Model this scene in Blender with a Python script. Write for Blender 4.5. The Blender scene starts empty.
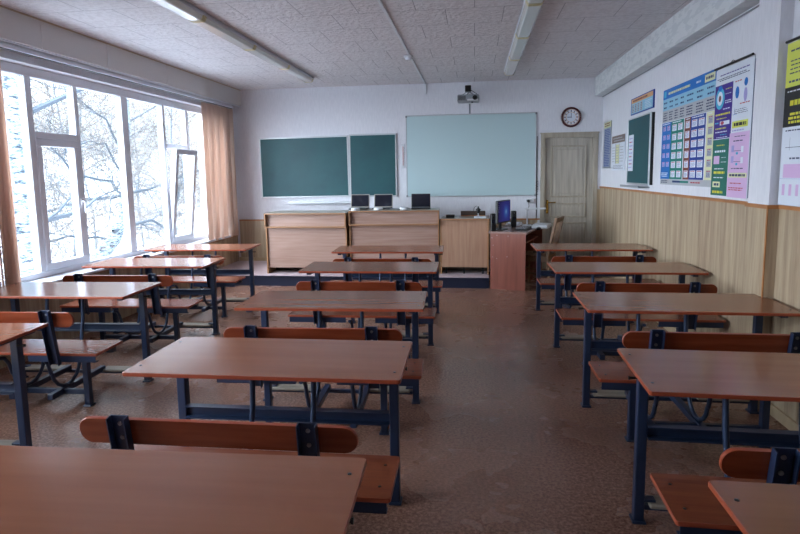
import bpy, math, random
from mathutils import Vector, Matrix
C = bpy.context.scene.collection
PI = math.pi
# ---------------------------------------------------------------- camera
cam = bpy.data.objects.new('camera', bpy.data.cameras.new('camera')); C.objects.link(cam)
f_px, pitch, yaw, roll, cy, H = 559.4, 0.118, 0.1331, -0.0145, 240.39, 1.573
F0 = Vector((-math.sin(yaw), math.cos(yaw), 0)); R0 = Vector((math.cos(yaw), math.sin(yaw), 0)); U0 = Vector((0, 0, 1))
Fw = F0*math.cos(pitch) - U0*math.sin(pitch); Uw = F0*math.sin(pitch) + U0*math.cos(pitch)
Rr = R0*math.cos(roll) + Uw*math.sin(roll); Ur = -R0*math.sin(roll) + Uw*math.cos(roll)
cam.matrix_world = Matrix(((Rr.x, Ur.x, -Fw.x, 0), (Rr.y, Ur.y, -Fw.y, 0), (Rr.z, Ur.z, -Fw.z, H), (0, 0, 0, 1)))
cam.data.sensor_width = 36; cam.data.lens = 36*f_px/800
cam.data.shift_y = (cy-267)/800; cam.data.clip_start = .05; cam.data.clip_end = 300
bpy.context.scene.camera = cam
# ---------------------------------------------------------------- world, light, exposure
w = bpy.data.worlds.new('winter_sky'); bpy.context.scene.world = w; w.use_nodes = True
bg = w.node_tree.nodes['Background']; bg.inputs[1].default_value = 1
# hazy winter sky: even base, brighter overhead and towards the hidden sun (behind and left of the camera)
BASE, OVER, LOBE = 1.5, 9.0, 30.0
nt = w.node_tree; tcw = nt.nodes.new('ShaderNodeTexCoord')
def wm(op, *ins):
    n = nt.nodes.new('ShaderNodeMath'); n.operation = op
    for i, v in enumerate(ins):
        if isinstance(v, (int, float)): n.inputs[i].default_value = v
        else: nt.links.new(v, n.inputs[i])
    return n.outputs[0]
sxw = nt.nodes.new('ShaderNodeSeparateXYZ'); nt.links.new(tcw.outputs['Generated'], sxw.inputs[0])
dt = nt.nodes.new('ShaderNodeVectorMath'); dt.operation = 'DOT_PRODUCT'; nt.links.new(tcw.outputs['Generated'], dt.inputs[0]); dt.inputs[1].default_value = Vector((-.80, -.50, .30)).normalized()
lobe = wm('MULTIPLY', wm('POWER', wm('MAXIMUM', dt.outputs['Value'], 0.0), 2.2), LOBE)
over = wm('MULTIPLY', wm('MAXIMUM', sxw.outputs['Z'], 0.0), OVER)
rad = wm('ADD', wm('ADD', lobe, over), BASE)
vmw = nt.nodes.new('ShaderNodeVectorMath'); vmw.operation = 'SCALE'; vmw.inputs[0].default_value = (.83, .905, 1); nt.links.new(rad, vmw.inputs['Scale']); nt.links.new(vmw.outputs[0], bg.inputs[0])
vs = bpy.context.scene.view_settings
vs.view_transform = 'Standard'; vs.look = 'None'; vs.gamma = 1; vs.use_curve_mapping = False; vs.exposure = 0
def portal(y0, y1, z0, z1):          # sky sampling helper set in each window opening
    l = bpy.data.lights.new('window_daylight', 'AREA'); l.shape = 'RECTANGLE'; l.size = z1-z0; l.size_y = y1-y0
    l.cycles.is_portal = True
    o = bpy.data.objects.new('window_daylight', l); C.objects.link(o)
    o.location = (-4.32, (y0+y1)/2, (z0+z1)/2); o.rotation_euler = (0, -PI/2, 0)
portal(4.03, 8.4, .62, 2.6); portal(-.95, 3.1, .62, 2.6)

# ---------------------------------------------------------------- materials
def hexc(h):
    v = [int(h[i:i+2], 16)/255 for i in (0, 2, 4)]
    return tuple(c/12.92 if c <= .04045 else ((c+.055)/1.055)**2.4 for c in v)+(1,)
def mat(name, col, rough=.5, metal=0, spec=.5, **k):
    m = bpy.data.materials.new(name); m.use_nodes = True
    b = m.node_tree.nodes['Principled BSDF']
    b.inputs['Base Color'].default_value = hexc(col) if isinstance(col, str) else tuple(col)+(1,)
    b.inputs['Roughness'].default_value = rough; b.inputs['Metallic'].default_value = metal
    b.inputs['Specular IOR Level'].default_value = spec
    for kk, v in k.items(): b.inputs[kk.replace('_', ' ')].default_value = v
    return m
def nn(m, t, **k):
    n = m.node_tree.nodes.new(t)
    for a, v in k.items(): setattr(n, a, v)
    return n
def lk(m, a, b): m.node_tree.links.new(a, b)
def coords(m, scale, rnd=False, rot=(0, 0, 0)):
    tc = nn(m, 'ShaderNodeTexCoord'); mp = nn(m, 'ShaderNodeMapping'); lk(m, tc.outputs['Object'], mp.inputs[0])
    mp.inputs['Scale'].default_value = scale; mp.inputs['Rotation'].default_value = rot
    if rnd:
        oi = nn(m, 'ShaderNodeObjectInfo'); mul = nn(m, 'ShaderNodeMath', operation='MULTIPLY'); mul.inputs[1].default_value = 40
        lk(m, oi.outputs['Random'], mul.inputs[0]); lk(m, mul.outputs[0], mp.inputs['Location'])
    return mp.outputs[0]
def ramp(m, fac, stops):
    r = nn(m, 'ShaderNodeValToRGB'); lk(m, fac, r.inputs[0]); e = r.color_ramp.elements
    while len(e) < len(stops): e.new(.5)
    for i, (p, c) in enumerate(stops): e[i].position = p; e[i].color = hexc(c) if isinstance(c, str) else (c, c, c, 1)
    return r.outputs[0]
def noise(m, vec, scale=1, detail=4, rough=.6):
    n = nn(m, 'ShaderNodeTexNoise'); lk(m, vec, n.inputs['Vector']); n.inputs['Scale'].default_value = scale
    n.inputs['Detail'].default_value = detail; n.inputs['Roughness'].default_value = rough
    return n.outputs['Fac']
def base(m, out): lk(m, out, m.node_tree.nodes['Principled BSDF'].inputs['Base Color'])
def bump(m, fac, strength=.3, dist=.01):
    b = nn(m, 'ShaderNodeBump'); b.inputs['Strength'].default_value = strength; b.inputs['Distance'].default_value = dist
    lk(m, fac, b.inputs['Height']); lk(m, b.outputs[0], m.node_tree.nodes['Principled BSDF'].inputs['Normal'])
def wood(name, c1, c2, scale, rough=.35, rnd=True, c3=None, coat=0, spec=.5):
    m = mat(name, c1, rough, spec=spec); v = coords(m, scale, rnd)
    n = noise(m, v, 1, 3, .5)
    base(m, ramp(m, n, [(.3, c1), (.7, c2)] if not c3 else [(.25, c1), (.55, c2), (.75, c3)]))
    if coat: m.node_tree.nodes['Principled BSDF'].inputs['Coat Weight'].default_value = coat
    return m
M = {}
M['top'] = wood('brown_laminate', '875139', '8f5a40', (1.2, 18, 12), .2)
M['edge'] = mat('red_brown_edge', '94432a', .3)
M['seat'] = wood('red_brown_laminate', '6f3828', '84492f', (3, 45, 20), .22)
M['backrest'] = wood('varnished_backrest', '662813', '7d3a22', (2.5, 45, 30), .25)
M['blue'] = mat('blue_enamel', '1f2c46', .35)
M['tube'] = mat('worn_blue_tube', '303e58', .3, .35)
M['pad'] = mat('rail_pad', '2a3346', .5)
M['plank'] = wood('pale_footrest', '7c7468', '978d80', (4, 30, 30), .6)
M['chrome'] = mat('steel', '9a9a9c', .3, .9)
M['bolt'] = mat('dark_bolt', '3c3a3a', .4, .8)
M['white'] = mat('white_pvc', 'e2e5ee', .35)
M['gasket'] = mat('grey_gasket', '6d7a90', .6)
M['wall'] = mat('white_wallpaper', 'd3d4de', .8)
m = M['wall']; n = noise(m, coords(m, (55, 55, 9)), 1, 3); base(m, ramp(m, n, [(.3, 'dadae1'), (.7, 'e4e4ea')])); bump(m, n, .12, .004)
M['damask'] = mat('damask_paper', 'd5dadd', .6)
m = M['damask']; v = coords(m, (1, 3, 9)); n = noise(m, v, 2.2, 2, .5); base(m, ramp(m, n, [(.46, 'cfd3d6'), (.5, 'dcdfe1')]))
M['valance'] = mat('valance_board', 'd0cccb', .7)
M['valance_trim'] = mat('valance_trim', 'b9a58f', .6)
M['plaster_grey'] = mat('grey_plaster', 'b3b5ba', .8)
# wainscot
def wains(name, horiz='y', scale=1.0):
    m = mat(name, 'b49a7d', .45)
    sc = (6, 6, .35)
    n = noise(m, coords(m, sc), 2.2, 6, .7); n2 = noise(m, coords(m, (26, 26, 1.2)), 1, 3)
    c = ramp(m, n, [(.3, '8f7561'), (.48, 'b09a80'), (.68, 'c8b79a')])
    mx = nn(m, 'ShaderNodeMix', data_type='RGBA', blend_type='MULTIPLY'); mx.inputs[0].default_value = .5
    lk(m, c, mx.inputs[6]); lk(m, ramp(m, n2, [(.3, .72), (.7, 1.0)]), mx.inputs[7]); base(m, mx.outputs[2])
    return m
M['wains'] = wains('striped_wood_panel')
M['rail'] = wood('wainscot_rail', 'a0673a', 'b97c4a', (8, 8, 8), .4, False)
M['skirt'] = wood('pale_skirting', 'b09a7c', 'c4ae90', (8, 8, 8), .5, False)
# floor
M['floor'] = mat('brown_linoleum', '8a6a5c', .38)
m = M['floor']; v = coords(m, (1, 1, 1)); n1 = noise(m, v, 60, 2, .7); n2 = noise(m, v, 1.3, 4)
vo = nn(m, 'ShaderNodeTexVoronoi'); lk(m, v, vo.inputs['Vector']); vo.inputs['Scale'].default_value = 24; vo.inputs['Randomness'].default_value = .35
c1 = ramp(m, n1, [(.35, '6c493e'), (.5, '876353'), (.66, 'a37d6c')])
mx = nn(m, 'ShaderNodeMix', data_type='RGBA', blend_type='MULTIPLY'); mx.inputs[0].default_value = .8
lk(m, c1, mx.inputs[6]); lk(m, ramp(m, vo.outputs['Distance'], [(.10, .5), (.17, 1.0)]), mx.inputs[7])
mx2 = nn(m, 'ShaderNodeMix', data_type='RGBA', blend_type='MULTIPLY'); mx2.inputs[0].default_value = .7
lk(m, mx.outputs[2], mx2.inputs[6]); lk(m, ramp(m, n2, [(.3, .86), (.7, 1.0)]), mx2.inputs[7]); base(m, mx2.outputs[2])
lk(m, ramp(m, n2, [(.3, .24), (.7, .30)]), m.node_tree.nodes['Principled BSDF'].inputs['Roughness'])
M['podium_floor'] = mat('pink_grey_linoleum', 'a08c88', .4)
m = M['podium_floor']; base(m, ramp(m, noise(m, coords(m, (1, 1, 1)), 50, 3, .8), [(.35, 'a8949a'), (.65, 'c4b2b6')]))
M['podium_face'] = mat('dark_blue_paint', '161d35', .45)
# ceiling
M['ceiling'] = mat('embossed_tiles', 'c9c7cc', .7)
m = M['ceiling']; v = coords(m, (1, 1, 1))
br = nn(m, 'ShaderNodeTexBrick'); lk(m, v, br.inputs['Vector']); br.offset = .5; br.inputs['Scale'].default_value = 1
br.inputs['Mortar Size'].default_value = .0035; br.inputs['Brick Width'].default_value = .5; br.inputs['Row Height'].default_value = .5
br.inputs['Mortar Smooth'].default_value = .2
nz = noise(m, coords(m, (1, 1, 1)), 24, 2, .5)
mx = nn(m, 'ShaderNodeMix', data_type='RGBA'); lk(m, br.outputs['Fac'], mx.inputs[0])
lk(m, ramp(m, nz, [(.4, 'd4cfd2'), (.56, 'dedadd')]), mx.inputs[6]); mx.inputs[7].default_value = hexc('a39ea4'); base(m, mx.outputs[2])
sb = nn(m, 'ShaderNodeMath', operation='SUBTRACT'); lk(m, ramp(m, nz, [(.38, 0.0), (.6, 1.0)]), sb.inputs[0]); lk(m, br.outputs['Fac'], sb.inputs[1])
bump(m, sb.outputs[0], .6, .006)
M['green'] = mat('green_board', '1d6458', .45)
m = M['green']; base(m, ramp(m, noise(m, coords(m, (1, 1, 1)), 2, 4), [(.3, '09464f'), (.7, '12545a')]))
M['wb'] = mat('whiteboard', 'b9d0d4', .3)
M['alu'] = mat('aluminium', 'c4c8cc', .35, .6)
M['beech'] = wood('beech_laminate', '977668', 'a98b7f', (2, 20, 40), .4)
M['beechv'] = wood('beech_laminate_upright', '9c7660', 'ae8a72', (30, 30, 2), .4)
M['beech_edge'] = mat('beech_edge', '9c7250', .4)
M['dark_gap'] = mat('dark_wood', '4a3a30', .6)
M['grey_top'] = mat('grey_counter_top', '9a9388', .3)
M['cherry'] = wood('cherry_laminate', '7c463a', '8f5446', (30, 30, 2), .35)
M['cherry_top'] = wood('cherry_top', '8a6a60', 'a08078', (6, 30, 30), .25)
M['door'] = wood('grey_oak_door', 'a39b90', 'c0b8aa', (30, 30, 1.6), .5, False)
M['doorframe'] = wood('grey_oak_frame', '9d9384', 'b5ab9b', (24, 24, 2), .5, False)
M['brass'] = mat('brass', 'c09a4a', .25, .9)
M['black'] = mat('black_plastic', '101114', .4)
M['screen_off'] = mat('dark_screen', '1b1e2a', .15)
M['silver'] = mat('silver_plastic', 'a9a49b', .4, .3)
M['whitep'] = mat('white_plastic', 'd8dadf', .4)
M['greyp'] = mat('grey_plastic', '8e9298', .4)
M['paper'] = mat('white_paper', 'dfe2ea', .7)
M['chairwood'] = wood('old_chair_wood', '674a34', '84603f', (20, 20, 3), .45)
M['peach'] = mat('peach_fabric', 'e0a888', .8, Transmission_Weight=0)
m = M['peach']; m.node_tree.nodes['Principled BSDF'].inputs['Base Color'].default_value = hexc('dcc4b6'); b = m.node_tree.nodes['Principled BSDF']; tr = nn(m, 'ShaderNodeBsdfTranslucent'); tr.inputs[0].default_value = hexc('e6cdbe')
ms = nn(m, 'ShaderNodeMixShader'); ms.inputs[0].default_value = .45
lk(m, b.outputs[0], ms.inputs[1]); lk(m, tr.outputs[0], ms.inputs[2]); lk(m, ms.outputs[0], m.node_tree.nodes['Material Output'].inputs[0])
M['glass'] = bpy.data.materials.new('window_glass'); m = M['glass']; m.use_nodes = True; m.node_tree.nodes.clear()
o_ = nn(m, 'ShaderNodeOutputMaterial'); t_ = nn(m, 'ShaderNodeBsdfTransparent'); g_ = nn(m, 'ShaderNodeBsdfGlossy'); g_.inputs['Roughness'].default_value = .02
t_.inputs[0].default_value = (.93, .96, .97, 1); lw = nn(m, 'ShaderNodeLayerWeight'); lw.inputs[0].default_value = .5; pw = nn(m, 'ShaderNodeMath', operation='POWER'); pw.inputs[1].default_value = 5; lk(m, lw.outputs['Facing'], pw.inputs[0])
fr = nn(m, 'ShaderNodeMath', operation='MULTIPLY_ADD'); fr.inputs[1].default_value = .8; fr.inputs[2].default_value = .03; lk(m, pw.outputs[0], fr.inputs[0]); s_ = nn(m, 'ShaderNodeMixShader')
lk(m, fr.outputs[0], s_.inputs[0]); lk(m, t_.outputs[0], s_.inputs[1]); lk(m, g_.outputs[0], s_.inputs[2]); lk(m, s_.outputs[0], o_.inputs[0])
M['diffuser'] = mat('lamp_diffuser', 'd4d4d0', .22, Coat_Weight=.4)
M['oldplastic'] = mat('yellowed_plastic', 'b8ab80', .5)
M['lampbody'] = mat('lamp_housing', 'b9bcc4', .5)
M['bark'] = mat('birch_bark', 'c9d2da', .9)
m = M['bark']; n = noise(m, coords(m, (3, 3, 9)), 2.6, 5, .7); base(m, ramp(m, n, [(.40, '2c3440'), (.47, '74828f'), (.56, 'a3b3be')]))
M['branch'] = mat('grey_branch', '5c6672', .9)
M['twig'] = mat('brown_twig', '75706e', .9)
M['snow'] = mat('snow', 'b4b8be', .9)
M['building'] = mat('pale_building', 'c8ccd2', .9)
PC = {k: mat('print_'+k, c, .5) for k, c in dict(blue='1170c4', lblue='8fc3dc', dblue='1c3f9c', teal='128578', brown='84443a', grey='b4b6bc', cream='dfe0b0', white='dde3ee',
      lilac='a9a4d8', slate='9aa6bc', taupe='7a6a66', ink='3a4468', purple='40248c', yellow='d9d13c', dgreen='1f6f62', pink='d8b4dc', black='1c1e24', red='c04858', lemon='d6dc60', orange='d9a878', navy='20407c', cyan='48b4d8').items()}

# ---------------------------------------------------------------- mesh builder
class MB:
    def __init__(s): s.v = []; s.f = []; s.m = []; s.sm = []; s.mats = []
    def mi(s, mt):
        if mt not in s.mats: s.mats.append(mt)
        return s.mats.index(mt)
    def add(s, vs, fs, mt, smooth=False, T=None):
        b = len(s.v); s.v += [tuple(T @ Vector(v)) if T else tuple(v) for v in vs]
        i = s.mi(mt)
        for f in fs: s.f.append([b+k for k in f]); s.m.append(i); s.sm.append(smooth)
        return s
    def box(s, x0, x1, y0, y1, z0, z1, mt, T=None, bev=0):
        x0, x1 = sorted((x0, x1)); y0, y1 = sorted((y0, y1)); z0, z1 = sorted((z0, z1))
        if bev:
            r = min(bev, (x1-x0)/2.01, (y1-y0)/2.01, (z1-z0)/2.01); ps = []
            for z, k in ((z0, r), (z0+r, 0), (z1-r, 0), (z1, r)):
                a, b_, c, d = x0+k, x1-k, y0+k, y1-k
                q = r if k == 0 else r*.4
                ps.append([(a+q, c, z), (b_-q, c, z), (b_, c+q, z), (b_, d-q, z), (b_-q, d, z), (a+q, d, z), (a, d-q, z), (a, c+q, z)])
            vs = [p for q in ps for p in q]; fs = [list(range(7, -1, -1)), list(range(24, 32))]
            for l in range(3):
                for k in range(8): fs.append([l*8+k, l*8+(k+1) % 8, l*8+8+(k+1) % 8, l*8+8+k])
            return s.add(vs, fs, mt, False, T)
        vs = [(x, y, z) for z in (z0, z1) for y in (y0, y1) for x in (x0, x1)]
        return s.add(vs, [(0, 2, 3, 1), (4, 5, 7, 6), (0, 1, 5, 4), (2, 6, 7, 3), (0, 4, 6, 2), (1, 3, 7, 5)], mt, False, T)
    def prism(s, pts, z0, z1, mtop, mside=None, T=None, ch=0, axis='z'):
        n = len(pts); mside = mside or mtop
        cx = sum(p[0] for p in pts)/n; cyy = sum(p[1] for p in pts)/n
        def ring(z, k):
            out = []
            for (x, y) in pts:
                dx, dy = x-cx, y-cyy; d = math.hypot(dx, dy) or 1
                out.append((x-dx/d*k, y-dy/d*k, z))
            return out
        rs = [ring(z0, ch), ring(z0+ch, 0), ring(z1-ch, 0), ring(z1, ch)] if ch else [ring(z0, 0), ring(z1, 0)]
        if axis == 'y': rs = [[(x, z, y) for x, y, z in r] for r in rs]
        if axis == 'x': rs = [[(z, x, y) for x, y, z in r] for r in rs]
        vs = [p for r in rs for p in r]; L = len(rs)
        s.add(vs, [list(range(n-1, -1, -1)), list(range((L-1)*n, L*n))], mtop, False, T)
        fs = [[l*n+k, l*n+(k+1) % n, l*n+n+(k+1) % n, l*n+n+k] for l in range(L-1) for k in range(n)]
        return s.add(vs, fs, mside, False, T)
    def tube(s, pts, r, mt, n=8, T=None, caps=True):
        pts = [Vector(p) for p in pts]; rr = r if isinstance(r, (list, tuple)) else [r]*len(pts)
        vs = []; fs = []; up = None
        for i, p in enumerate(pts):
            t = (pts[min(i+1, len(pts)-1)]-pts[max(i-1, 0)]).normalized()
            if up is None: up = t.orthogonal().normalized()
            up = (up - t*up.dot(t)).normalized(); sd = t.cross(up)
            for k in range(n):
                a = 2*PI*k/n; vs.append(p+(up*math.cos(a)+sd*math.sin(a))*rr[i])
        for i in range(len(pts)-1):
            for k in range(n): fs.append([i*n+k, i*n+(k+1) % n, (i+1)*n+(k+1) % n, (i+1)*n+k])
        s.add(vs, fs, mt, True, T)
        if caps: s.add(vs, [list(range(n-1, -1, -1)), list(range((len(pts)-1)*n, len(pts)*n))], mt, False, T)
        return s
    def lathe(s, prof, mt, n=24, T=None, ring=False):
        vs = []; fs = []
        for (r, z) in prof:
            for k in range(n): a = 2*PI*k/n; vs.append((r*math.cos(a), r*math.sin(a), z))
        for i in range(len(prof)-1):
            for k in range(n): fs.append([i*n+k, i*n+(k+1) % n, (i+1)*n+(k+1) % n, (i+1)*n+k])
        if prof[0][0] > 0 and not ring: fs.append(list(range(n-1, -1, -1)))
        if prof[-1][0] > 0 and not ring: fs.append(list(range((len(prof)-1)*n, len(prof)*n)))
        return s.add(vs, fs, mt, True, T)
    def build(s, name, parent=None, loc=None, rot=None):
        me = bpy.data.meshes.new(name); me.from_pydata(s.v, [], s.f)
        for mt in s.mats: me.materials.append(mt)
        me.polygons.foreach_set('material_index', s.m); me.polygons.foreach_set('use_smooth', s.sm); me.update()
        if any(s.sm):
            try: me.set_sharp_from_angle(angle=math.radians(40))
            except Exception: pass
        o = bpy.data.objects.new(name, me); C.objects.link(o)
        if parent: o.parent = parent
        if loc: o.location = loc
        if rot: o.rotation_euler = rot
        return o
def empty(name, loc=(0, 0, 0), rz=0, parent=None):
    o = bpy.data.objects.new(name, None); C.objects.link(o); o.location = loc; o.rotation_euler = (0, 0, rz)
    o.empty_display_size = .1
    if parent: o.parent = parent
    return o
def tag(o, label, cat, group=None, kind=None):
    if label: o['label'] = label
    if cat: o['category'] = cat
    if group: o['group'] = group
    if kind: o['kind'] = kind
    return o
def struct(o, label=None, cat=None):
    o['kind'] = 'structure'
    if label: o['label'] = label
    if cat: o['category'] = cat
    return o
def copy_tree(o, parent=None):
    c = o.copy(); C.objects.link(c)
    if parent: c.parent = parent
    for ch in list(o.children): copy_tree(ch, c)
    return c
def rrect(x0, x1, y0, y1, r, n=4):
    out = []
    for cx, cyy, a0 in ((x1-r, y0+r, -PI/2), (x1-r, y1-r, 0), (x0+r, y1-r, PI/2), (x0+r, y0+r, PI)):
        for k in range(n+1):
            a = a0+PI/2*k/n; out.append((cx+r*math.cos(a), cyy+r*math.sin(a)))
    return out
def RT(loc, rz=0, rx=0, ry=0): return Matrix.Translation(loc) @ Matrix.Rotation(rz, 4, 'Z') @ Matrix.Rotation(ry, 4, 'Y') @ Matrix.Rotation(rx, 4, 'X')

# ---------------------------------------------------------------- room shell
XL, XR, YB, YF, HC = -3.95, 1.92, 8.926, -1.3, 2.97
struct(MB().box(-4.3, XR+.15, YF-.15, YB+.15, -.12, 0, M['floor']).build('floor'), 'speckled brown linoleum floor of the classroom', 'floor')
struct(MB().box(-4.3, XR+.15, YF-.15, YB+.15, HC, HC+.12, M['ceiling']).build('ceiling'), 'pale ceiling of embossed square tiles', 'ceiling')
b = MB(); dx0, dx1, dz = 1.075, 1.80, 2.09
b.box(-4.3, dx0, YB, YB+.15, 0, HC, M['wall']); b.box(dx1, XR+.15, YB, YB+.15, 0, HC, M['wall']); b.box(dx0, dx1, YB, YB+.15, dz, HC, M['wall']); b.box(dx0, dx1, YB+.12, YB+.15, 0, dz, M['wall'])
struct(b.build('wall_back'), 'white wall behind the two boards', 'wall')
struct(MB().box(XR, XR+.15, YF, YB, 0, HC, M['wall']).build('wall_right'), 'white wall above the striped wooden panelling', 'wall')
struct(MB().box(-4.3, XR+.15, YF-.15, YF, 0, HC, M['wall']).build('wall_front'), 'white wall at the end of the room behind the last desks', 'wall')
b = MB()
b.box(-4.3, XL, YF, YB, 0, .62, M['wall']); b.box(-4.3, XL, YF, YB, 2.6, HC, M['wall'])
b.box(-4.3, XL, YF, -.95, .62, 2.6, M['wall']); b.box(-4.3, XL, 3.1, 4.03, .62, 2.6, M['wall']); b.box(-4.3, XL, 8.4, YB, .62, 2.6, M['wall'])
struct(b.build('wall_left'), 'white wall around the large windows', 'wall')
# pilaster on the right wall (white above, panelled below)
b = MB(); b.box(1.845, XR, 3.815, 4.09, 1.345, HC, M['wall']); b.box(1.84, XR, 3.81, 4.095, 0, 1.32, M['wains']); b.box(1.832, XR, 3.802, 4.103, 1.32, 1.345, M['rail'])
b.box(1.838, 1.842, 3.808, 3.825, 0, 1.32, M['rail'])
struct(b.build('trim_1'), 'shallow pilaster on the right wall with panelled foot', 'pilaster')
# beam box along right wall, damask papered
b = MB(); b.box(1.795, XR, 4.09, YB, 2.693, HC, M['damask']); b.tube([(1.905, 4.10, 2.67), (1.905, YB, 2.68)], .006, M['greyp'], 6)
struct(b.build('trim_2'), 'papered beam box under the ceiling along the right wall', 'beam')
# wainscot right wall
b = MB(); y = YF
for ya, yb in ((YF, 3.81), (4.095, YB)):
    n = max(1, round((yb-ya)/.9)); 
    for k in range(n): b.box(XR-.014, XR, ya+(yb-ya)*k/n+.0015, ya+(yb-ya)*(k+1)/n-.0015, .06, 1.322, M['wains'])
    b.box(XR-.022, XR, ya, yb, 1.322, 1.345, M['rail'])
struct(b.build('trim_3'), 'striped wood panelling on the right wall with orange brown rail', 'panelling')
struct(MB().box(XR-.03, XR, YF, 3.805, 0, .07, M['skirt']).box(XR-.03, XR, 4.10, YB, 0, .07, M['skirt']).build('baseboard_right'), 'pale wooden skirting at the foot of the right wall', 'baseboard')
b = MB(); b.box(-3.9, 1.01, YB-.014, YB, .2, .835, M['wains']); b.box(-3.9, 1.01, YB-.022, YB, .835, .855, M['rail']); b.box(1.862, XR, YB-.014, YB, 0, 1.3, M['wains'])
struct(b.build('trim_4'), 'low wood panelling behind the counters on the back wall', 'panelling')
b = MB(); b.box(XL, XL+.014, YF, YB-.03, .0, .585, M['wains']); b.box(XL, XL+.02, YF, YB-.03, .585, .6, M['rail'])
struct(b.build('trim_5'), 'wood panelling under the window sill', 'panelling')
struct(MB().box(-3.93, .2, YB-.03, YB, .16, .22, M['skirt']).build('baseboard_back'), 'pale skirting at the foot of the back wall on the platform', 'baseboard')
# podium
b = MB(); b.box(XL, .2, 7.62, YB, 0, .135, M['podium_face']); b.box(XL, .2, 7.60, YB, .135, .148, M['podium_face']); b.box(XL, .195, 7.605, YB, .148, .16, M['podium_floor'])
struct(b.build('trim_6'), 'low platform with dark blue front edge under the counters', 'platform')
# valance box over windows
b = MB(); ys = [-1.2, .0, 1.2, 2.4, 3.55, 4.65, 5.55, 6.7, 7.85, YB]
for i in range(len(ys)-1): b.box(-3.784, -3.80, ys[i]+.002, ys[i+1]-.002, 2.713, 2.955, M['valance'])
b.box(-3.78, -3.80, -1.2, YB, 2.955, HC, M['valance_trim']); b.box(-3.80, XL, -1.2, YB, 2.95, HC, M['valance']); b.box(-3.80, -3.815, -1.2, YB, 2.70, 2.95, M['white'])
struct(b.build('trim_7'), 'grey boxed valance over the windows along the ceiling', 'valance')

# ---------------------------------------------------------------- windows
def fbox(b, y0, y1, z0, z1, d0=-4.125, d1=-4.05, mt=None): b.box(d0, d1, y0, y1, z0, z1, mt or M['white'], bev=.006)
def window(num, muls, y0, y1, casements, tilt):
    root = struct(empty('window_%d' % num, (0, 0, 0)), 'white framed window %s' % ('with one sash tilted open, beyond the pillar' if num == 1 else 'nearest the back of the room'), 'window')
    Z0, Z1 = .62, 2.6
    b = MB(); fbox(b, y0, y1, Z0, .70); fbox(b, y0, y1, 2.51, Z1)
    edges = [y0]+[m_ for m_ in muls]+[y1]
    for (a, c) in muls: fbox(b, a, c, .70, 2.51)
    fbox(b, y0, y0+.06, .70, 2.51); fbox(b, y1-.06, y1, .70, 2.51)
    # recessed gaskets / outer profile lines
    for (a, c) in muls+[(y0, y0+.06), (y1-.06, y1)]:
        b.box(-4.135, -4.126, a+.008, c-.008, .70, 2.51, M['gasket'])
        for xx in (-4.120, -4.076): b.box(xx, xx+.007, a-.0012, c+.0012, .70, 2.51, M['gasket'])
        b.box(-4.0985, -4.0915, a-.0025, c+.0025, .70, 2.51, M['gasket'])
    bays = []; prev = y0+.06
    for (a, c) in muls: bays.append((prev, a)); prev = c
    bays.append((prev, y1-.06))
    for i in casements: fbox(b, bays[i][0], bays[i][1], 1.955, 2.02)
    b.build('window_frame', root)
    struct_sill = MB().box(-4.05, -3.83, y0-.02, y1+.02, .615, .645, M['white'], bev=.008).build('window_sill', root)
    for i, (a, c) in enumerate(bays):
        if i in casements:
            MB().box(-4.097, -4.091, a, c, 2.02, 2.51, M['glass']).build('pane', root)
            s = empty('sash', (-4.06, 0, .70), 0, root)
            if i == tilt: s.rotation_euler = (0, math.radians(6.3), 0)
            q = MB(); h = 1.255
            q.box(-.06, .02, a-.012, c+.012, 0, .07, M['white'], bev=.006); q.box(-.06, .02, a-.012, c+.012, h-.07, h, M['white'], bev=.006)
            q.box(-.06, .02, a-.012, a+.058, .07, h-.07, M['white'], bev=.006); q.box(-.06, .02, c-.058, c+.012, .07, h-.07, M['white'], bev=.006)
            q.build('sash_frame', s)
            MB().box(-.03, -.024, a+.058, c-.058, .07, h-.07, M['glass']).build('pane', s)
            hd = MB(); yy = c-.022; hd.box(.02, .034, yy-.014, yy+.014, .60, .67, M['white'], bev=.004); hd.tube([(.034, yy, .64), (.06, yy, .64), (.063, yy, .63), (.063, yy, .52)], .008, M['white'], 8)
            hd.build('handle', s)
        else:
            MB().box(-4.097, -4.091, a, c, .70, 2.51, M['glass']).build('pane', root)
    return root
window(1, [(4.72, 4.795), (5.345, 5.405), (6.13, 6.25), (6.99, 7.05), (7.59, 7.65)], 4.03, 8.40, (1, 4), 4)
window(2, [(-.2, -.13), (.40, .46), (1.1, 1.2), (1.85, 1.91), (2.45, 2.51)], -.95, 3.10, (1,), None)

# ---------------------------------------------------------------- vertical blinds
bl = tag(empty('vertical_blind', (-3.86, 4.1, 2.655)), 'peach vertical blinds drawn to both ends of the far window', 'blinds')
MB().box(-.03, .03, -.05, 4.62, 0, .035, M['white'], bev=.004).box(-.012, .012, -.05, 4.62, -.006, 0, M['black']).build('headrail', bl)
random.seed(3)
def slat(yc, ang, zb, parent, lean=0):
    b = MB(); n = 6; wd = .125; vs = []
    for z in (-.02, zb-2.655):
        for k in range(n+1):
            u = (k/n-.5)*wd; s_ = .012*math.cos(PI*(k/n-.5)); vs.append((s_, u, z))
    fs = [[k, k+1, n+2+k, n+1+k] for k in range(n)]
    b.add(vs, fs, M['peach'], True)
    o = b.build('slat', parent, (0, yc, 0), (0, 0, ang))
    md = o.modifiers.new('thickness', 'SOLIDIFY'); md.thickness = .0015
    return o
for k in range(9): slat(3.68+k*.103, math.radians((-8, -52, -20, -60, -12)[k % 5]), .62+.006*(k % 2), bl)
for k in range(6): slat(-.12+k*.045, math.radians(75-k*14), .62, bl)
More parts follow.
